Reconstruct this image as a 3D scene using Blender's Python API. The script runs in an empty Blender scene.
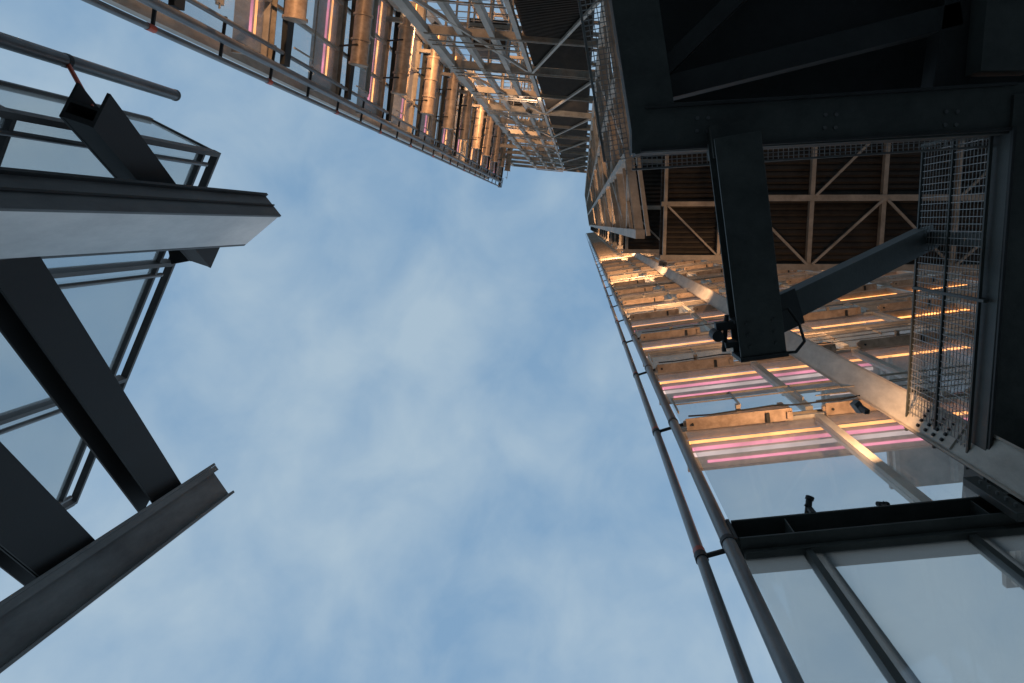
import bpy, bmesh, math, random
from mathutils import Vector, Matrix
random.seed(7)
EYE=1.6
scene=bpy.context.scene
V=Vector
# ------------------------------------------------------------ materials
def newmat(name):
    m=bpy.data.materials.new(name); m.use_nodes=True
    nt=m.node_tree; nt.nodes.clear()
    out=nt.nodes.new('ShaderNodeOutputMaterial')
    return m,nt,out
def metal(name,c1,c2,rough=0.45,metallic=0.3,scale=2.5,bump=0.15):
    m,nt,out=newmat(name)
    b=nt.nodes.new('ShaderNodeBsdfPrincipled'); nt.links.new(b.outputs[0],out.inputs[0])
    tc=nt.nodes.new('ShaderNodeTexCoord')
    mp=nt.nodes.new('ShaderNodeMapping'); mp.inputs['Scale'].default_value=(1,1,.35); nt.links.new(tc.outputs['Object'],mp.inputs[0])
    n=nt.nodes.new('ShaderNodeTexNoise'); n.inputs['Scale'].default_value=scale; n.inputs['Detail'].default_value=9; n.inputs['Roughness'].default_value=0.7
    nt.links.new(mp.outputs[0],n.inputs['Vector'])
    r=nt.nodes.new('ShaderNodeValToRGB'); r.color_ramp.elements[0].position=0.34; r.color_ramp.elements[1].position=0.66
    r.color_ramp.elements[0].color=(*[x*.78 for x in c1],1); r.color_ramp.elements[1].color=(*[x*1.05 for x in c2],1)
    nt.links.new(n.outputs['Fac'],r.inputs[0]); nt.links.new(r.outputs[0],b.inputs['Base Color'])
    mr=nt.nodes.new('ShaderNodeMapRange'); mr.inputs['To Min'].default_value=rough-0.12; mr.inputs['To Max'].default_value=rough+0.2
    nt.links.new(n.outputs['Fac'],mr.inputs['Value']); nt.links.new(mr.outputs[0],b.inputs['Roughness'])
    b.inputs['Metallic'].default_value=metallic
    n2=nt.nodes.new('ShaderNodeTexNoise'); n2.inputs['Scale'].default_value=scale*14; n2.inputs['Detail'].default_value=3
    nt.links.new(tc.outputs['Object'],n2.inputs['Vector'])
    bp=nt.nodes.new('ShaderNodeBump'); bp.inputs['Strength'].default_value=bump; bp.inputs['Distance'].default_value=0.01
    nt.links.new(n2.outputs['Fac'],bp.inputs['Height']); nt.links.new(bp.outputs[0],b.inputs['Normal'])
    return m
def emit(name,c,s):
    m,nt,out=newmat(name)
    e=nt.nodes.new('ShaderNodeEmission'); e.inputs[0].default_value=(*c,1)
    tc=nt.nodes.new('ShaderNodeTexCoord'); n=nt.nodes.new('ShaderNodeTexNoise'); n.inputs['Scale'].default_value=1.3; n.inputs['Detail'].default_value=2
    nt.links.new(tc.outputs['Object'],n.inputs['Vector'])
    mr=nt.nodes.new('ShaderNodeMapRange'); mr.inputs['From Min'].default_value=.3; mr.inputs['From Max'].default_value=.7
    mr.inputs['To Min'].default_value=s*.45; mr.inputs['To Max'].default_value=s*1.25
    nt.links.new(n.outputs['Fac'],mr.inputs['Value']); nt.links.new(mr.outputs[0],e.inputs[1])
    nt.links.new(e.outputs[0],out.inputs[0]); return m
def glassmat(name,tint,gl=0.12,haze=.12):
    m,nt,out=newmat(name)
    t=nt.nodes.new('ShaderNodeBsdfTransparent'); t.inputs[0].default_value=(*tint,1)
    g=nt.nodes.new('ShaderNodeBsdfGlossy'); g.inputs['Roughness'].default_value=0.05; g.inputs[0].default_value=(0.85,0.9,0.95,1)
    mx=nt.nodes.new('ShaderNodeMixShader'); mx.inputs[0].default_value=gl; nt.links.new(t.outputs[0],mx.inputs[1]); nt.links.new(g.outputs[0],mx.inputs[2])
    d=nt.nodes.new('ShaderNodeBsdfTranslucent'); d.inputs[0].default_value=(.82,.82,.8,1)
    m2=nt.nodes.new('ShaderNodeMixShader'); m2.inputs[0].default_value=haze; nt.links.new(mx.outputs[0],m2.inputs[1]); nt.links.new(d.outputs[0],m2.inputs[2])
    nt.links.new(m2.outputs[0],out.inputs[0]); return m
M={}
M['dark']=metal('dark_green_grey_steel',(0.031,0.037,0.034),(0.056,0.063,0.057),0.5,0.05)
M['darker']=metal('black_steel',(0.014,0.016,0.016),(0.029,0.031,0.031),0.6,0.05)
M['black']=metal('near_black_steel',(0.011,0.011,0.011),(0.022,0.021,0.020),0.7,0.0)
M['grey']=metal('grey_painted_steel',(0.12,0.122,0.12),(0.19,0.192,0.185),0.5,0.05)
M['midgrey']=metal('mid_grey_painted_steel',(0.075,0.077,0.076),(0.12,0.122,0.12),0.55,0.05)
M['light']=metal('pale_steel',(0.72,0.72,0.71),(0.82,0.81,0.79),0.5,0.0,1.2)  # column web only, set far paler than the column flanges
M['warm']=metal('beige_painted_steel',(0.32,0.27,0.215),(0.47,0.40,0.33),0.5,0.05)
M['cream']=metal('cream_painted_steel',(0.46,0.42,0.36),(0.60,0.56,0.49),0.5,0.0)
M['copper']=metal('bronze_coated_steel',(0.36,0.25,0.17),(0.54,0.40,0.29),0.42,0.2,5)
M['brown']=metal('brown_louvre',(0.035,0.028,0.022),(0.062,0.050,0.040),0.6,0.1)
M['chrome']=metal('painted_steel_tube',(0.13,0.133,0.135),(0.21,0.215,0.215),0.35,0.4)
M['wire']=metal('galvanised_wire',(0.25,0.25,0.25),(0.36,0.36,0.35),0.45,0.3)
M['red']=metal('red_painted_coupling',(0.45,0.05,0.02),(0.6,0.1,0.04),0.4,0.1)
M['rubber']=metal('black_rubber_cable',(0.008,0.008,0.008),(0.015,0.015,0.015),0.6,0.0)
M['glass']=glassmat('facade_glass',(0.92,0.94,0.95),0.08,.14)
M['glassd']=glassmat('clear_glass',(0.88,0.90,0.90),0.08,.22)
M['orange']=emit('warm_strip_lamp',(1.0,0.38,0.11),3.4)
M['pink']=emit('pink_strip_lamp',(1.0,0.30,0.42),1.6)
M['white']=emit('white_strip_lamp',(1.0,0.74,0.68),0.95)
# ------------------------------------------------------------ mesh builder
class Part:
    def __init__(s): s.v=[]; s.f=[]
    def hexa(s,c):
        i=len(s.v); s.v+= [V(p) for p in c]
        for q in ((0,3,2,1),(4,5,6,7),(0,1,5,4),(1,2,6,5),(2,3,7,6),(3,0,4,7)): s.f.append([i+k for k in q])
    def bar(s,p0,p1,w,d,up=(0,0,1),w1=None,d1=None,os=0,ou=0):
        p0=V(p0);p1=V(p1); a=(p1-p0).normalized(); up=V(up); sd=a.cross(up)
        if sd.length<1e-4: sd=a.cross(V((1,0,0)))
        sd.normalize(); u=sd.cross(a).normalized()
        w1=w if w1 is None else w1; d1=d if d1 is None else d1
        o=sd*os+u*ou
        c=[]
        for p,ww,dd in ((p0,w,d),(p1,w1,d1)):
            for a1,b1 in ((-1,-1),(1,-1),(1,1),(-1,1)): c.append(p+o+sd*(a1*ww/2)+u*(b1*dd/2))
        s.hexa(c)
    def ibeam(s,p0,p1,w,d,tf=0.025,tw=0.018,up=(0,0,1)):
        s.bar(p0,p1,w,tf,up,ou=d/2-tf/2); s.bar(p0,p1,w,tf,up,ou=-d/2+tf/2); s.bar(p0,p1,tw,d-2*tf,up)
    def tube(s,p0,p1,r,n=12,cap=True):
        p0=V(p0);p1=V(p1);a=(p1-p0).normalized(); x=a.orthogonal().normalized(); y=a.cross(x)
        i=len(s.v)
        for p in (p0,p1):
            for k in range(n):
                t=2*math.pi*k/n; s.v.append(p+x*(r*math.cos(t))+y*(r*math.sin(t)))
        for k in range(n): s.f.append([i+k,i+(k+1)%n,i+n+(k+1)%n,i+n+k])
        if cap: s.f.append([i+k for k in range(n)][::-1]); s.f.append([i+n+k for k in range(n)])
    def prism(s,poly,z0,z1):
        n=len(poly); i=len(s.v)
        for z in (z0,z1):
            for p in poly: s.v.append(V((p[0],p[1],z)))
        for k in range(n): s.f.append([i+k,i+(k+1)%n,i+n+(k+1)%n,i+n+k])
        s.f.append([i+k for k in range(n)][::-1]); s.f.append([i+n+k for k in range(n)])
    def polytube(s,pts,r,n=8):
        for a,b in zip(pts[:-1],pts[1:]): s.tube(a,b,r,n)
class Obj:
    def __init__(s,name,loc=(0,0,0)):
        s.e=bpy.data.objects.new(name,None); scene.collection.objects.link(s.e); s.parts={}
    def p(s,name,mat):
        k=(name,mat)
        if k not in s.parts: s.parts[k]=Part()
        return s.parts[k]
    def done(s,bevel=(),smooth=()):
        for (name,mat),p in s.parts.items():
            if not p.v: continue
            me=bpy.data.meshes.new(name)
            me.from_pydata([(v.x,v.y,v.z+EYE) for v in p.v],[],p.f); me.update()
            me.materials.append(M[mat])
            ob=bpy.data.objects.new(name,me); scene.collection.objects.link(ob); ob.parent=s.e
            bm=bmesh.new(); bm.from_mesh(me); bmesh.ops.recalc_face_normals(bm,faces=bm.faces)
            if 'tube' in name or 'duct' in name or 'pipe' in name:
                for f in bm.faces:
                    if len(f.verts)==4: f.smooth=True
                for e in bm.edges:
                    if any(len(f.verts)>4 for f in e.link_faces): e.smooth=False
            bm.to_mesh(me); bm.free()
            if name in bevel:
                bv=ob.modifiers.new('bev','BEVEL'); bv.width=0.006; bv.segments=2; bv.limit_method='ANGLE'
def meshgrid(part,o,a,b,la,lb,sa,sb,t=0.006):
    o=V(o);a=V(a).normalized();b=V(b).normalized(); n=a.cross(b)
    for i in range(int(la/sa)+1): part.bar(o+a*(i*sa),o+a*(i*sa)+b*lb,t,t,n)
    for i in range(int(lb/sb)+1): part.bar(o+b*(i*sb)+n*t,o+b*(i*sb)+a*la+n*t,t,t,n)
H=lambda n:7.05+4.33*n
# ============================================================ tower A
ca,sa_=math.cos(math.radians(8)),math.sin(math.radians(8))
AU=V((ca,-sa_,0)); AN=V((sa_,ca,0)); A0=V((1.50,3.02,0))
def A(s,t,h): q=A0+AU*s+AN*t; return V((q.x,q.y,h))
T=Obj('glass_office_tower')
NT=56; SW=13.0
rail=T.p('facade_rail_tubes','chrome')
rail.tube(A(-.10,-.14,-1.6),A(-.10,-.14,H(NT)),0.066,18)
rail.tube(A(-.36,-.02,-1.6),A(-.36,-.02,H(NT)),0.052,16)
for n in range(-1,30):
    h=H(n)-0.2
    T.p('rail_brackets','darker').bar(A(-.38,-.02,h),A(.04,-.10,h),0.04,0.03)
    T.p('tube_couplings','red').tube(A(-.36,-.02,h+.05),A(-.36,-.02,h+.15),0.058,14)
    T.p('tube_sleeves','darker').tube(A(-.36,-.02,h-.06),A(-.36,-.02,h+.05),0.062,14)
    T.p('tube_sleeves','darker').tube(A(-.10,-.14,h-.04),A(-.10,-.14,h+.04),0.074,14)
for s in (0.58,1.98,4.3,6.3):
    T.p('lower_mullions','dark').bar(A(s,0.0,-1.6),A(s,0.0,H(0)-.2),0.06,0.10,AN)
    T.p('lower_mullions_b','midgrey').bar(A(s+.13,0.06,-1.6),A(s+.13,0.06,H(0)-.2),0.05,0.07,AN)
for (a,b) in ((0,.54),(.62,1.94),(2.02,4.26),(4.34,6.26)):
    T.p('lower_glass','glassd').bar(A((a+b)/2,0,-1.5),A((a+b)/2,0,H(0)-.25),b-a-.02,0.012,AN)
db=T.p('first_floor_beam','dark')
db.ibeam(A(0,0,H(0)),A(6.6,0,H(0)),0.36,0.44,0.03,0.02)
for i in range(4):
    s=.5+i*1.7
    T.p('beam_stiffeners','dark').bar(A(s,-.16,H(0)),A(s,-.012,H(0)),0.012,0.375)
db.bar(A(0.02,.03,H(0)-.26),A(6.0,.03,H(0)-.26),0.20,0.07)
T.p('beam_end_plate','darker').bar(A(-.03,0,H(0)-.23),A(-.03,0,H(0)+.23),0.38,0.03,AU)
for s in (2.35,2.62):
    db.bar(A(s,-.23,H(0)-.45),A(s,-.23,H(0)+.5),0.14,0.08,AN)
    for i in range(5): T.p('beam_bolts','grey').tube(A(s,-.27,H(0)-.3+.15*i),A(s,-.30,H(0)-.3+.15*i),.016,8)
for n in range(1,NT+1):
    h=H(n); fine=n<=14
    T.p('floor_beams','warm').ibeam(A(0,.08,h),A(SW,.08,h),0.18,0.26,0.025,0.02)
    T.p('transoms','cream').bar(A(0,-.02,h-.19),A(SW,-.02,h-.19),0.05,0.06)
    if n<18: T.p('orange_strips','orange').bar(A(.1,.20,h-.17),A(SW,.20,h-.17),0.042,0.02)
    T.p('soffit_panels','cream').bar(A(0.05,.43,h-.03),A(4.4,.43,h-.03),0.44,0.04)
    T.p('soffit_trims','warm').bar(A(0.05,.67,h-.04),A(4.4,.67,h-.04),0.03,0.06)
    if n>=2:
        T.p('intermediate_transoms','warm').bar(A(0,-.04,h+2.05),A(SW,-.04,h+2.05),0.10,0.10)
        if n<22: T.p('intermediate_ledges','cream').bar(A(0.05,.2,h+2.1),A(SW,.2,h+2.1),0.34,0.03)
    if n<16:
        T.p('pink_strips','pink').bar(A(0.15,.34,h-.065),A(4.3,.34,h-.065),0.05,0.02)
        T.p('white_strips','white').bar(A(0.15,.43,h-.065),A(4.3,.43,h-.065),0.06,0.02)
        T.p('pink_strips','pink').bar(A(0.35,.55,h-.065),A(4.3,.55,h-.065),0.035,0.02)
    T.p('floor_decks','warm').bar(A(4.5,1.6,h+.05),A(SW,1.6,h+.05),2.8,0.12)
    if n<12:
        for s in (1.2,2.0): T.p('deck_light_lines','pink' if s<1.5 else 'white').bar(A(4.6,s,h-.03),A(SW,s,h-.03),0.05,0.02)
    if fine:
        for s in [4.6+1.1*i for i in range(8)]:
            T.p('joists','cream').bar(A(s,.2,h-.1),A(s,2.9,h-.1),0.08,0.16)
    for j,s in enumerate((0.0,1.96,3.92,5.88,7.84,9.8)):
        if n<26:
            f=T.p('outrigger_fins','copper')
            f.bar(A(s+.10,-.14,h-.32),A(s+1.55,-.14,h-.27),0.10,0.13,w1=0.14,d1=0.30)
            f.bar(A(s+.03,-.14,h-.32),A(s+.10,-.14,h-.32),0.06,0.07,w1=.10,d1=.13)
            f.bar(A(s+.06,-.14,h-.40),A(s+1.55,-.14,h-.435),0.18,0.02)
            f.bar(A(s+1.5,-.14,h-.5),A(s+1.5,-.14,h+.1),0.10,0.08,AU)
        if fine:
            T.p('fin_bolts','darker').tube(A(s+.15,-.14,h-.44),A(s+.15,-.14,h-.2),0.02,8)
            T.p('brackets','warm').bar(A(s+.85,-.30,h-.16),A(s+.85,.0,h-.16),0.06,0.1)
            T.p('brackets','darker').bar(A(s+1.2,-.20,h-.46),A(s+1.2,-.06,h-.46),0.05,0.05)
    if n<40:
        for j in range(1,7):
            s=1.96*j
            T.p('mullions','cream').bar(A(s,.02,h-4.1),A(s,.02,h-.22),0.11,0.12,AN)
    if n<20:
        for j in range(3):
            T.p('glass_panes','glass').bar(A(1.96*j+.98,.02,h-4.0),A(1.96*j+.98,.02,h-.24),1.85,0.012,AN)
    if fine:
        T.p('maintenance_rail_tubes','warm').tube(A(0,-.26,h+.75),A(SW,-.26,h+.75),0.020,8)
        T.p('maintenance_rail_tubes','warm').tube(A(0,-.26,h+.38),A(SW,-.26,h+.38),0.012,8)
        for q in range(3): T.p('catwalk_bars','warm').bar(A(2.0,-.18-.08*q,h-.02),A(SW,-.18-.08*q,h-.02),0.012,0.04)
        for s in [0.9*i for i in range(14)]:
            T.p('rail_posts','warm').bar(A(s,-.26,h-.1),A(s,-.26,h+.77),0.02,0.04,AN)
for n in (1,2,3):
    pts=[A(.1+.3*i,-.28,H(n)-.45-.05*math.sin(i*1.3)-.03*math.sin(i*2.9)) for i in range(12)]
    T.p('cable_tubes','rubber').polytube(pts,0.012,6)
colx=A(2.72,-.32,0)
c=T.p('main_column','cream')
cdir=V((0.86,0.5,0)).normalized()
def C(h,a,b): q=colx+cdir*a+V((-0.5,0.86,0)).normalized()*b; return V((q.x,q.y,h))
c.bar(C(-1.6,0,0),C(H(NT),0,0),0.36,0.30,cdir)
for b in (-.19,.19): T.p('main_column_flanges','warm').bar(C(-1.6,0,b),C(H(NT),0,b),0.025,0.36,cdir)
sp=T.p('splice_plate','cream'); sp.bar(C(8.3,-.163,0),C(9.3,-.163,0),0.30,0.02,cdir)
for i in range(4):
    for j in range(4):
        T.p('splice_bolts','darker').tube(C(8.5+i*.2,-.172,-.105+j*.07),C(8.5+i*.2,-.20,-.105+j*.07),0.02,8)
for n in range(1,30):
    T.p('column_brackets','warm').bar(C(H(n),0,.1),A(2.72,.1,H(n)),0.2,0.2)
T.done(bevel=('first_floor_beam','outrigger_fins','main_column'))
# ============================================================ core lattice
K=Obj('steel_lattice_service_core')
G0=V((1.15,.2,0)); G1=V((.42,-4.4,0))
def G(k,h,off=0): q=G0.lerp(G1,k)+V((.99,-.15,0))*off; return V((q.x,q.y,h))
NG=26
for n in range(2,NG+1):
    h=H(n)
    K.p('edge_beams','warm').ibeam(G(0,h),G(1,h),0.16,0.28)
    K.p('edge_beams','warm').bar(G(0,h-2.1),G(1,h-2.1),0.07,0.09)
    x0=3.0 if n==2 else (2.0 if n==3 else 1.3)
    for y in (.84,-.5,-1.9,-3.3):
        K.p('deck_beams','warm').ibeam((x0,y,h),(8.4,y,h),0.12,0.22)
    for x in [x0+.1+1.35*i for i in range(6)]:
        if x<8.4: K.p('deck_cross_beams','warm').bar((x,.84,h-.02),(x,-4.4,h-.02),0.08,0.14)
    K.p('deck_plates','brown').bar((x0,-1.78,h+.20),(8.4,-1.78,h+.20),5.3,0.05)
    if n<=4:
        for i in range(40):
            y=.78-.125*i
            K.p('louvre_slats','brown').bar((x0,y,h+.10),(8.4,y,h+.10),0.075,0.012,(0,.5,.86))
        for i in range(4):
            x=x0+.1+1.35*i
            if i%2==0: K.p('plan_bracing','warm').bar((x+.05,-.45,h-.13),(x+1.3,.78,h-.13),0.045,0.05)
            else: K.p('plan_bracing','warm').bar((x+.05,.78,h-.13),(x+1.3,-.45,h-.13),0.045,0.05)
            if i%2: K.p('plan_bracing','warm').bar((x+.05,-.54,h-.13),(x+1.3,-1.86,h-.13),0.045,0.05)
    if n<10:
        K.p('deck_rail_tubes','warm').tube((x0,.9,h+1.1),(8.4,.9,h+1.1),0.025,8)
        K.p('deck_rail_tubes','warm').tube((x0,.9,h+.6),(8.4,.9,h+.6),0.016,8)
        for i in range(9): K.p('deck_rail_posts','warm').bar((x0+.6*i,.9,h),(x0+.6*i,.9,h+1.1),0.03,0.04,(0,1,0))
    if n<9: meshgrid(K.p('mesh_panels','wire'),G(0.02,h+.15),(G1-G0),(0,0,1),4.4,1.1,0.11,0.11,0.008)
    for k in range(3):
        a,b=(k/3,(k+1)/3) if (n+k)%2 else ((k+1)/3,k/3)
        if n<NG: K.p('diagonals','warm').bar(G(a,h+.1),G(b,h+4.2),0.06,0.08)
for k in (0,1/3,2/3,1):
    K.p('lattice_posts','warm').bar(G(k,H(2)-.2 if k<1 else -1.6),G(k,H(NG)+.3),0.18,0.18,(1,0,0))
for x,y in ((8.3,.84),(8.3,-4.3)):
    K.p('rear_posts','warm').bar((x,y,-1.6),(x,y,H(NG)),0.3,0.3,(1,0,0))
for x in (3.1,5.8):
    K.p('rear_posts','warm').bar((x,-4.3,-1.6),(x,-4.3,H(NG)),0.25,0.25,(1,0,0))
F0=V((-4.05,-4.85,0)); F1=V((.42,-4.42,0)); FD=(F1-F0).normalized(); FN=V((-FD.y,FD.x,0))
def F(x,t,h): q=F1+FD*(x-.42)-FN*t; return V((q.x,q.y,h))
for n in range(0,15):
    h=H(n); big=(n%2==0); xl=-6.1 if n>=10 else -4.05
    K.p('wall_beams','warm').ibeam(F(xl,0,h),F(.42,0,h),0.2,0.34 if big else .14)
    for t in (1.2,2.6):
        K.p('wall_rear_beams','warm').bar(F(xl,t,h),F(.42,t,h),0.10,0.16)
    for i in range(9):
        x=-4.05+.55*i
        K.p('floor_joists','warm').bar(F(x,0.1,h),F(x,2.7,h),0.05,0.12)
    if n>=2:
        for i in range(14):
            K.p('floor_grating','wire').bar(F(xl,.15+.18*i,h+.09),F(-1.7,.15+.18*i,h+.09),0.014,0.03)
    for dh in (.6,1.1): K.p('wall_rail_tubes','warm').tube(F(-4.05,-.12,h+dh),F(-1.7,-.12,h+dh),0.022,8)
    if n%3==1:
        K.p('plant_boxes','brown').bar(F(-3.7,1.0,h+.9),F(-2.5,1.0,h+.9),.9,1.4)
    if big and n<14:
        K.p('louvre_backing','brown').bar(F(-.68,.16,h+.3),F(-.68,.16,h+8.3),1.75,0.04,FN)
        for i in range(60):
            K.p('wall_louvres','brown').bar(F(-1.5,.06,h+.35+.13*i),F(.15,.06,h+.35+.13*i),0.10,0.015,(0,.6,.8))
        K.p('louvre_frames','warm').bar(F(-1.62,-.02,h+.15),F(-1.62,-.02,h+8.5),0.12,0.12,FN)
        K.p('wall_diagonals','warm').bar(F(-1.55,-.08,h+8.4),F(.3,-.08,h+.3),0.07,0.07,FN)
        K.p('wall_midrails','warm').bar(F(-1.6,-.03,h+4.3),F(.4,-.03,h+4.3),0.1,0.1)
        K.p('wall_diagonals','warm').bar(F(-3.95,-.05,h+.3),F(-1.7,-.05,h+8.4),0.08,0.08,FN)
for x in (-4.05,-3.1,-2.3):
    K.p('wall_posts','warm').bar(F(x,0,-1.6),F(x,0,H(14)),0.14 if x>-4 else .24,0.16,FN)
    K.p('wall_posts','warm').bar(F(x,2.6,-1.6),F(x,2.6,H(14)),0.14,0.16,FN)
K.p('hangers','warm').bar(F(-6.05,0,H(10)),F(-6.05,0,H(14)),.2,.2,FN)
K.done()
# ============================================================ B wing
B=Obj('steel_glass_office_wing')
BD=V((.139,-.99,0)); BN=V((-.99,-.139,0)); B0=V((-6.3,-3.27,0))
def Bp(s,t,h): q=B0+BD*s+BN*t; return V((q.x,q.y,h))
NB=12
top=H(NB)+.8
B.p('facade_rail_tubes','chrome').tube(Bp(-.1,-.1,-1.6),Bp(-.1,-.1,top),0.075,14)
B.p('facade_rail_tubes','chrome').tube(Bp(-.42,0,-1.6),Bp(-.42,0,top),0.05,14)
B.p('facade_rail_tubes','chrome').tube(Bp(.22,-.1,-1.6),Bp(.22,-.1,top),0.045,12)
for n in range(-1,NB+1):
    h=H(n)
    B.p('tube_couplings','red').tube(Bp(-.42,0,h-.15),Bp(-.42,0,h+.05),0.058,12)
    for k in (0,1): B.p('rail_brackets','darker').bar(Bp(-.45,0,h+2.15*k),Bp(.3,-.05,h+2.15*k),.05,.04)
    B.p('floor_beams','warm').ibeam(Bp(0,.15,h),Bp(4.6,.15,h),0.22,0.34)
    if n>=0:
        B.p('orange_strips','orange').bar(Bp(.4,.31,h-.2),Bp(4.6,.31,h-.2),0.045,0.02)
        B.p('pink_strips','pink').bar(Bp(.4,.45,h-.1),Bp(3.3,.45,h-.1),0.05,0.02)
        B.p('floor_decks','warm').bar(Bp(.05,.55,h-.02),Bp(4.6,.55,h-.02),.55,0.08)
    d=B.p('bronze_ducts','copper')
    d.tube(Bp(.75,-.55,h-.35),Bp(2.75,-.55,h-.35),0.21,24)
    d.tube(Bp(2.75,-.55,h-.35),Bp(3.0,-.55,h-.35),0.12,16)
    for s in (.78,1.35,1.95,2.7): B.p('duct_collars','copper').tube(Bp(s-.025,-.55,h-.35),Bp(s+.025,-.55,h-.35),0.25,24)
    for s in (1.2,2.3): B.p('duct_hangers','darker').bar(Bp(s,-.55,h-.6),Bp(s,.1,h-.1),.04,.04)
    B.p('outrigger_fins','darker').bar(Bp(.0,-.1,h+.45),Bp(3.3,-.1,h+.45),0.10,0.3,w1=.16,d1=.45)
    if n%2: B.p('service_pipes','warm').tube(Bp(.3,-.35,h+1.3),Bp(3.2,-.35,h+1.3),.07,14)
    B.p('brackets','warm').bar(Bp(2.95,-.6,h-.1),Bp(2.95,.2,h-.1),.12,.2)
    B.p('rail_tubes','warm').tube(Bp(.2,-.45,h+1.1),Bp(3.3,-.45,h+1.1),.018,8)
    for j in range(3): B.p('rail_posts','warm').bar(Bp(.3+1.4*j,-.45,h),Bp(.3+1.4*j,-.45,h+1.1),.03,.03,BN)
    if n<NB:
        for j in range(3): B.p('glass_panes','glass').bar(Bp(.56+1.1*j,.1,h+.3),Bp(.56+1.1*j,.1,h+4.0),1.04,.012,BN)
        for s in (0.0,1.1,2.2,3.3,4.6): B.p('mullions','warm').bar(Bp(s,.1,h+.15),Bp(s,.1,h+4.15),.07,.12,BN)
B.p('main_column','cream').bar(Bp(3.42,-.25,-1.6),Bp(3.42,-.25,top+.5),.32,.36,BN)
B.p('main_column','cream').bar(Bp(4.6,.2,-1.6),Bp(4.6,.2,top),.22,.25,BN)
for s in (0.1,4.4): B.p('rear_columns','warm').bar(Bp(s,1.05,-1.6),Bp(s,1.05,top),.22,.22,BN)
B.p('top_rim','grey').bar(Bp(-.5,0,top),Bp(3.4,0,top),.2,.2)
B.done()
# ============================================================ C overhead walkway
W=Obj('steel_walkway')
hC=8.0
wd=W.p('frame_beams','dark')
eL=V((.19,-2.33,hC)); cor=V((.48,-.72,hC)); ldir=(cor-eL).normalized()
pl=V((.69,-.93,hC))
wd.bar(pl-ldir*4.2,pl+ldir*.22,0.44,0.36)
wd.bar(V((.47,-.915,hC+.002)),V((4.9,-1.11,hC+.002)),0.46,0.36)
wd.bar(V((3.97+.24,-1.2,hC-.02)),V((3.97+.30,2.95,hC-.02)),0.46,0.40)
wd.bar(V((5.0,-4.9,hC-.03)),V((5.0,2.9,hC-.03)),0.5,0.4)
lip=W.p('flange_lips','darker')
lip.bar(V((.56,-.71,hC-.20)),V((4.0,-.88,hC-.20)),0.03,0.05)
lip.bar(V((.60,-1.12,hC-.20)),V((4.0,-1.29,hC-.20)),0.03,0.05)
lip.bar(V((4.0,-.9,hC-.23)),V((4.07,2.9,hC-.23)),0.03,0.06)
lip.bar(V((4.44,-.9,hC-.23)),V((4.51,2.9,hC-.23)),0.03,0.06)
for x in (1.1,2.3,3.4):
    for i in range(2):
        for j in range(2): W.p('frame_bolts','midgrey').tube(V((x+.1*i,-.88-.12*j-.04*x/3,hC-.20)),V((x+.1*i,-.88-.12*j-.04*x/3,hC-.17)),.018,8)
W.p('soffit','darker').prism([(.5,-1.1),(.05,-5.2),(5.0,-5.2),(5.0,-1.3)],hC+.7,hC+.78)
for a,b,w in (((.8,-1.35),(3.6,-2.0),.22),((3.55,-1.2),(3.75,-4.8),.34),((.7,-2.9),(5,-3.1),.3),((.75,-1.5),(2.2,-2.9),.16)):
    W.p('inner_beams','darker').bar(V((*a,hC+.25)),V((*b,hC+.25)),w,.3)
W.p('inner_brackets','dark').bar(V((3.9,-2.3,hC-.1)),V((3.9,-1.4,hC-.1)),.5,.3)
W.p('junction_box','darker').tube(V((3.85,-2.18,hC-.35)),V((3.85,-2.18,hC-.1)),.14,20)
W.p('junction_box','darker').tube(V((3.85,-2.18,hC-.42)),V((3.85,-2.18,hC-.35)),.07,20)
W.p('side_deck','darker').bar(V((4.75,-1.0,hC+.3)),V((4.75,2.9,hC+.3)),1.0,.05)
g=W.p('grating_ledge','wire')
meshgrid(g,V((.50,-.67,hC+.1)),V((3.5,-.2,0)),V((0.05,1,0)),3.45,.12,.05,.04,.007)
meshgrid(g,V((.48,-.67,hC+.1)),-ldir,V((-1,.18,0)),4.0,.26,.05,.05,.008)
W.p('ledge_angle','grey').bar(V((.50,-.55,hC+.1)),V((3.97,-.75,hC+.1)),.02,.04)
W.p('ledge_angle','grey').bar(V((.22,-.63,hC+.1)),V((.22,-.63,hC+.1))-ldir*4,.02,.04)
m=W.p('mesh_screen','wire')
meshgrid(m,V((3.93,-.9,hC+.05)),V((.06,3.4,0)),V((0,0,1)),3.35,1.45,.075,.075,.007)
for y in (-.9,.75,2.45):
    W.p('screen_posts','dark').bar(V((3.93+.018*(y+.9),y,hC-.1)),V((3.93+.018*(y+.9),y,hC+1.55)),.05,.03,(0,1,0))
for z in (.03,.78,1.53): W.p('screen_rails','dark').bar(V((3.93,-.9,hC+z)),V((3.99,2.5,hC+z)),.03,.035)
arm=W.p('cantilever_arm','dark'); hA=7.55
a0=V((1.40,-.80,hA)); a1=V((1.72,1.22,hA-.05)); ad=(a1-a0).normalized(); asd=V((ad.y,-ad.x,0))
arm.ibeam(a0,a1,.42,.40,.03,.24)
W.p('arm_end','darker').bar(a1,a1+ad*.04,.44,.46)
W.p('arm_end','darker').bar(a1-ad*.35,a1-ad*.32,.44,.3)
W.p('arm_hanger','dark').bar(a0+V((0,.0,.1)),a0+V((0,.0,.45)),.36,.3,ad)
for i in range(3):
    for s in (-.12,.12): W.p('arm_bolts','dark').tube(a1-ad*(.1+.11*i)+asd*s+V((0,0,-.24)),a1-ad*(.1+.11*i)+asd*s+V((0,0,-.2)),.018,8)
br=W.p('arm_strut','dark')
br.bar(V((1.75,.92,hA+.10)),V((4.05,.16,9.55)),.27,.24)
W.p('strut_post','dark').bar(V((4.12,.16,hC)),V((4.12,.16,9.75)),.14,.2,(1,0,0))
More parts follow.
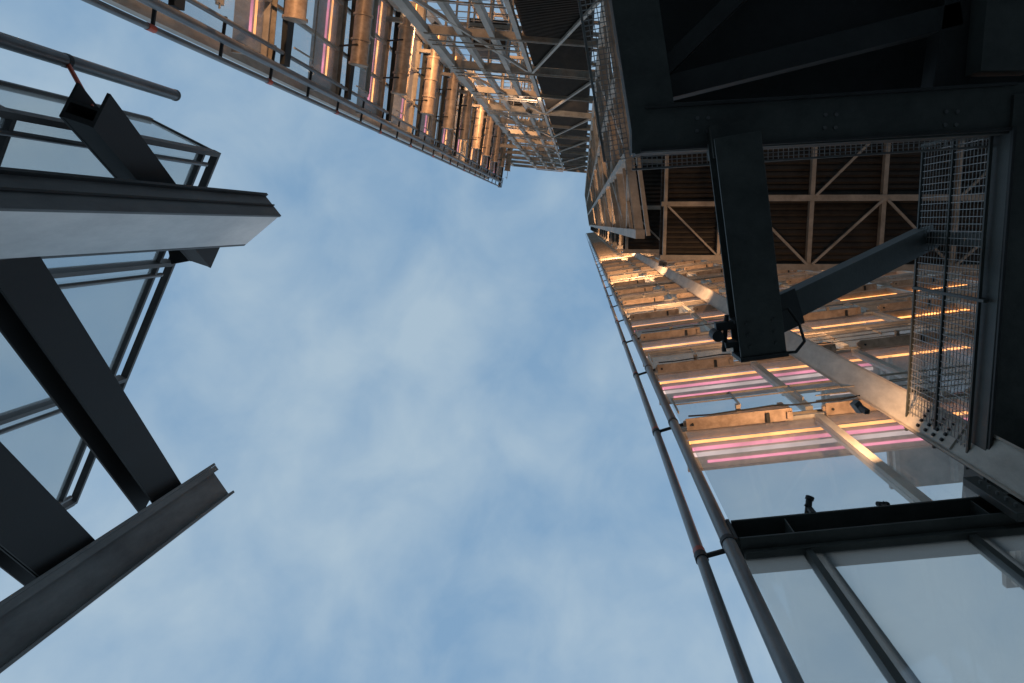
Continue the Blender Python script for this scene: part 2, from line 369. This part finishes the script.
W.p('strut_gusset','darker').bar(V((1.80,.92,hA+.02)),V((2.15,.80,hA+.25)),.36,.03)
cl=W.p('clamp','darker')
cl.bar(a1-ad*.3-asd*.2,a1-ad*.3-asd*.38,.08,.10); cl.tube(a1-ad*.22-asd*.38+V((0,0,-.1)),a1-ad*.22-asd*.38+V((0,0,.12)),.055,14)
cl.bar(a1-ad*.12-asd*.2,a1-ad*.12-asd*.32,.05,.22)
cl.tube(a1-ad*.40-asd*.26,a1-ad*.05-asd*.33,.022,8)
pts=[a1+ad*.02+asd*(.15)+V((0,0,-.1)), a1+ad*.0+asd*.28+V((0,0,-.25)),a1-ad*.08+asd*.38+V((0,0,-.2)),a1-ad*.22+asd*.40,a1-ad*.36+asd*.34+V((0,0,.1)),a1-ad*.34+asd*.2+V((0,0,.1))]
W.p('cable_tube','rubber').polytube(pts,.014,8)
for x,y in ((5.0,-1.1),(5.0,2.6),(.45,-4.9)):
    W.p('support_columns','dark').bar(V((x,y,-1.6)),V((x,y,hC-.2)),.35,.35,(1,0,0))
W.done(bevel=('frame_beams','cantilever_arm','arm_strut','inner_beams','flange_lips'))
def spotlight(loc,yaw,k=1.0):
    o=Obj('floodlight'); R=Matrix.Rotation(yaw,3,'Z')*k; L=V(loc)
    def q(x,y,z): return L+R@V((x,y,z))
    o.p('bracket','darker').bar(q(0,0,0),q(0,0,.14),.03,.05,(1,0,0))
    o.p('head_tube','darker').tube(q(-.03,-.06,.19),q(.03,.07,.13),.032*k,12)
    o.p('visor_tube','darker').tube(q(-.035,-.09,.205),q(-.03,-.06,.19),.042*k,12)
    o.p('arm','darker').bar(q(-.05,0,.15),q(.05,0,.15),.02,.02)
    o.done()
spotlight(A(.78,-.17,H(0)+.21),.6); spotlight(A(1.45,-.15,H(0)+.21),2.2,.7)
# ============================================================ D left entrance frame
D=Obj('steel_glazed_entrance_frame')
hT=10.0; hT2=9.38
def plate(part,a,b,t,z0,z1):
    a=V((a[0],a[1],0));b=V((b[0],b[1],0)); d=(b-a).normalized(); n=V((-d.y,d.x,0))*t/2
    part.prism([a-n,b-n,b+n,a+n],z0,z1)
a=V((-4.0,-.12)); c2=V((-4.50,.27)); wdir=(c2-a).normalized(); fdir=V((wdir.y,-wdir.x))
if fdir.y>0: fdir=-fdir
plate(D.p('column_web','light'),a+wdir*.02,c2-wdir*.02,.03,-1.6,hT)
f1=D.p('column_flanges','midgrey')
plate(f1,a+fdir*.30,a-fdir*.03,.035,-1.6,hT)
plate(D.p('column_lip','darker'),a+fdir*.30-wdir*.015,a+fdir*.30-wdir*.06,.03,-1.6,hT-.02)
plate(f1,c2+fdir*.30,c2-fdir*.015,.035,-1.6,hT)
plate(D.p('column_inner','darker'),a+fdir*.12+wdir*.03,c2+fdir*.12-wdir*.03,.02,-1.6,hT-.05)
plate(D.p('column_lip','darker'),a+fdir*.15-wdir*.018,a+fdir*.13-wdir*.04,.02,-1.6,hT-.02)
b=V((-4.86,3.18)); a2=V((-4.62,3.55)); wd2=(a2-b).normalized(); nd=V((wd2.y,-wd2.x))
plate(D.p('column_web','grey'),b,a2,.03,-1.6,hT2)
f2=D.p('column_flanges','grey')
plate(f2,b-nd*.22,b+nd*.10,.035,-1.6,hT2); plate(f2,a2-nd*.22,a2+nd*.10,.035,-1.6,hT2)
plate(D.p('column_lip','grey'),b+nd*.085+wd2*.02,b+nd*.085+wd2*.09,.025,-1.6,hT2-.01)
f=lambda y:-4.36-(y-.2)*.147-.28
p0,p1=V((f(-.05),-.05,5.45)),V((f(3.36),3.36,8.62))
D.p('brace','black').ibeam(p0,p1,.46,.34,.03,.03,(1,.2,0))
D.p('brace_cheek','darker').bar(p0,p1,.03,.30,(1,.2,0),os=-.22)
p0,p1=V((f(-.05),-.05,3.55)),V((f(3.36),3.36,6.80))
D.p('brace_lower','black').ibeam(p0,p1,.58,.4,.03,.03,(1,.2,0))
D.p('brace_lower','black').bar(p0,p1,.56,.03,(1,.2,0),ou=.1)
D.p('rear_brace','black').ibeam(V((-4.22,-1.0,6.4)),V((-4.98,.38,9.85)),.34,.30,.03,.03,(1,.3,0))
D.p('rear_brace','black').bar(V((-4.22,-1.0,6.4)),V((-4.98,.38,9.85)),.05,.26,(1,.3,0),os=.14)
D.p('rear_brace_head','black').bar(V((-4.95,.33,9.85)),V((-5.45,.42,9.85)),.22,.10)
D.p('stand_tube','chrome').tube(V((-4.73,-1.48,-1.6)),V((-4.73,-1.48,8.85)),.062,20)
D.p('tube_cap','grey').tube(V((-4.73,-1.48,8.85)),V((-4.73,-1.48,8.88)),.066,20)
D.p('red_strut_tube','red').tube(V((-4.73,-1.48,6.95)),V((-4.35,-1.02,6.7)),.022,10)
D.p('strut_clamp_tube','darker').tube(V((-4.73,-1.48,6.92)),V((-4.73,-1.48,6.98)),.066,16)
P1=V((-4.82,-.92,0)); P2=V((-7.25,3.95,0)); PD=(P2-P1).normalized(); PN=V((-PD.y,PD.x,0)); LG=(P2-P1).length
if PN.x<0: PN=-PN
def Q(s,t,h): q=P1+PD*s+PN*t; return V((q.x,q.y,h))
for s in (0,1.6,3.4,LG):
    D.p('screen_mullions','midgrey').bar(Q(s,0,-1.6),Q(s,0,9.95),.06,.12,PN)
    D.p('screen_mullion_tubes','chrome').tube(Q(s+.16 if s<LG else s-.16,.03,-1.6),Q(s+.16 if s<LG else s-.16,.03,9.8),.03,10)
for h in (10.0,9.62,6.3,2.6):
    D.p('screen_transoms','midgrey').bar(Q(-.03,0,h),Q(LG+.03,0,h),.10,.05)
for s0,s1 in ((.05,1.55),(1.65,3.35),(3.45,LG-.05)):
    for z0,z1 in ((-1.5,2.55),(2.65,6.25),(6.35,9.56)):
        D.p('screen_glass','glassd').bar(Q((s0+s1)/2,0,z0),Q((s0+s1)/2,0,z1),s1-s0,.012,PN)
for h in (9.98,6.3): D.p('return_transoms','midgrey').bar(Q(0,0,h),Q(0,-.95,h),.05,.05)
D.p('return_mullions','midgrey').bar(Q(0,-.95,-1.6),Q(0,-.95,9.95),.06,.08,PD)
D.p('return_glass','glassd').bar(Q(0,-.48,-1.5),Q(0,-.48,9.9),.86,.012,PD)
D.done(bevel=('column_web','column_flanges'))
# ============================================================ ground
gm,nt,out=newmat('granite_paving')
b=nt.nodes.new('ShaderNodeBsdfPrincipled'); nt.links.new(b.outputs[0],out.inputs[0])
tc=nt.nodes.new('ShaderNodeTexCoord'); bk=nt.nodes.new('ShaderNodeTexBrick'); bk.inputs['Scale'].default_value=1.2
bk.inputs['Color1'].default_value=(.2,.2,.19,1); bk.inputs['Color2'].default_value=(.26,.25,.24,1); bk.inputs['Mortar'].default_value=(.08,.08,.08,1); bk.inputs['Mortar Size'].default_value=.01
nt.links.new(tc.outputs['Object'],bk.inputs['Vector']); nt.links.new(bk.outputs[0],b.inputs['Base Color']); b.inputs['Roughness'].default_value=.7
me=bpy.data.meshes.new('paving'); me.from_pydata([(-1500,-1500,0),(1500,-1500,0),(1500,1500,0),(-1500,1500,0)],[],[(0,1,2,3)]); me.materials.append(gm)
scene.collection.objects.link(bpy.data.objects.new('paving',me))
# ============================================================ warm fill lamps added to the structure
def fill_lamp(loc,target,energy,size=.4,col=(1,.56,.28)):  # area light added to warm the steel, in an invented floodlight body
    loc=V(loc); target=V(target); d=(target-loc).normalized()
    o=Obj('floodlight')
    o.p('added_housing','grey').bar(loc-d*.12,loc-d*.02,size*.6,size*.35)
    o.p('yoke','darker').bar(loc-d*.1-V((0,0,.25)),loc-d*.1,.05,.05)
    o.done()
    l=bpy.data.lights.new('warm_fill','AREA'); l.energy=energy; l.color=col; l.shape='RECTANGLE'; l.size=size*.6; l.size_y=size*.35
    ob=bpy.data.objects.new('warm_fill',l); scene.collection.objects.link(ob); ob.parent=o.e
    ob.location=loc+V((0,0,EYE)); ob.rotation_euler=d.to_track_quat('-Z','Y').to_euler()
for n,x,e in ((2,4.4,80),(4,2.5,230),(7,2.5,450),(12,2.5,800)):
    fill_lamp((x,1.25,H(n)-.1),(x-.4,3.0,H(n)+5),e)
fill_lamp(A(1.75,-.72,8.9),A(.7,-.1,H(1)+1.5),75,.22)
for n,e in ((1,210),(4,300),(7,380)):
    fill_lamp(Bp(3.0,-1.3,H(n)+.4),Bp(1.2,-.2,H(n)+6),e)
fill_lamp(F(-1.9,-.6,H(5)),F(-1.6,.2,H(5)+8),60,col=(1,.72,.5))
# ============================================================ world
w=bpy.data.worlds.new('World'); scene.world=w; w.use_nodes=True; nt=w.node_tree; nt.nodes.clear()
out=nt.nodes.new('ShaderNodeOutputWorld')
sky=nt.nodes.new('ShaderNodeTexSky'); sky.sky_type='NISHITA'; sky.sun_disc=False
sky.sun_elevation=math.radians(9); sky.sun_rotation=math.radians(-6); sky.air_density=1.0; sky.dust_density=0.6; sky.ozone_density=2.0
bg=nt.nodes.new('ShaderNodeBackground'); bg.inputs[1].default_value=0.13; nt.links.new(sky.outputs[0],bg.inputs[0])
tc=nt.nodes.new('ShaderNodeTexCoord')
mp=nt.nodes.new('ShaderNodeMapping'); mp.inputs['Scale'].default_value=(1.0,1.0,.6); mp.inputs['Rotation'].default_value=(0,0,.9)
nt.links.new(tc.outputs['Generated'],mp.inputs[0])
n1=nt.nodes.new('ShaderNodeTexNoise'); n1.inputs['Scale'].default_value=2.6; n1.inputs['Detail'].default_value=6; n1.inputs['Roughness'].default_value=.5; n1.inputs['Distortion'].default_value=.15
nt.links.new(mp.outputs[0],n1.inputs['Vector'])
n3=nt.nodes.new('ShaderNodeTexNoise'); n3.inputs['Scale'].default_value=9; n3.inputs['Detail'].default_value=6; n3.inputs['Roughness'].default_value=.52; n3.inputs['Distortion'].default_value=.3
nt.links.new(mp.outputs[0],n3.inputs['Vector'])
ma=nt.nodes.new('ShaderNodeMath'); ma.operation='MULTIPLY_ADD'; ma.inputs[1].default_value=.42; nt.links.new(n3.outputs['Fac'],ma.inputs[0])
mb=nt.nodes.new('ShaderNodeMath'); mb.operation='MULTIPLY'; mb.inputs[1].default_value=.62; nt.links.new(n1.outputs['Fac'],mb.inputs[0]); nt.links.new(mb.outputs[0],ma.inputs[2])
rp=nt.nodes.new('ShaderNodeValToRGB'); rp.color_ramp.elements[0].position=.41; rp.color_ramp.elements[1].position=.63
rp.color_ramp.elements[0].color=(.235,.395,.59,1); rp.color_ramp.elements[1].color=(.43,.565,.685,1)
nt.links.new(ma.outputs[0],rp.inputs[0])
bc=nt.nodes.new('ShaderNodeBackground'); nt.links.new(rp.outputs[0],bc.inputs[0]); bc.inputs[1].default_value=1.0
mx=nt.nodes.new('ShaderNodeMixShader'); mx.inputs[0].default_value=.9; nt.links.new(bg.outputs[0],mx.inputs[1]); nt.links.new(bc.outputs[0],mx.inputs[2])
nt.links.new(mx.outputs[0],out.inputs[0])
sd=V((math.sin(math.radians(-6))*math.cos(math.radians(9)),math.cos(math.radians(-6))*math.cos(math.radians(9)),math.sin(math.radians(9))))
sl=bpy.data.lights.new('sun','SUN'); sl.energy=.15; sl.angle=math.radians(10); sl.color=(1,.9,.8)
so=bpy.data.objects.new('sun',sl); scene.collection.objects.link(so); so.rotation_euler=(-sd).to_track_quat('-Z','Y').to_euler(); so.location=(0,0,30)
# ============================================================ camera
cam=bpy.data.cameras.new('camera'); cam.sensor_width=36; cam.lens=27; cam.clip_end=5000; cam.clip_start=.05
co=bpy.data.objects.new('camera',cam); scene.collection.objects.link(co); scene.camera=co
Zc=V((70,117.5,-768)).normalized(); Xc=(V((1,0,0))-Zc*Zc.x).normalized(); Yc=Zc.cross(Xc)
R=Matrix((Xc,Yc,Zc))
co.matrix_world=Matrix.Translation((0,0,EYE))@R.to_4x4()
scene.view_settings.view_transform='Standard'
scene.view_settings.look='None'
scene.view_settings.exposure=0
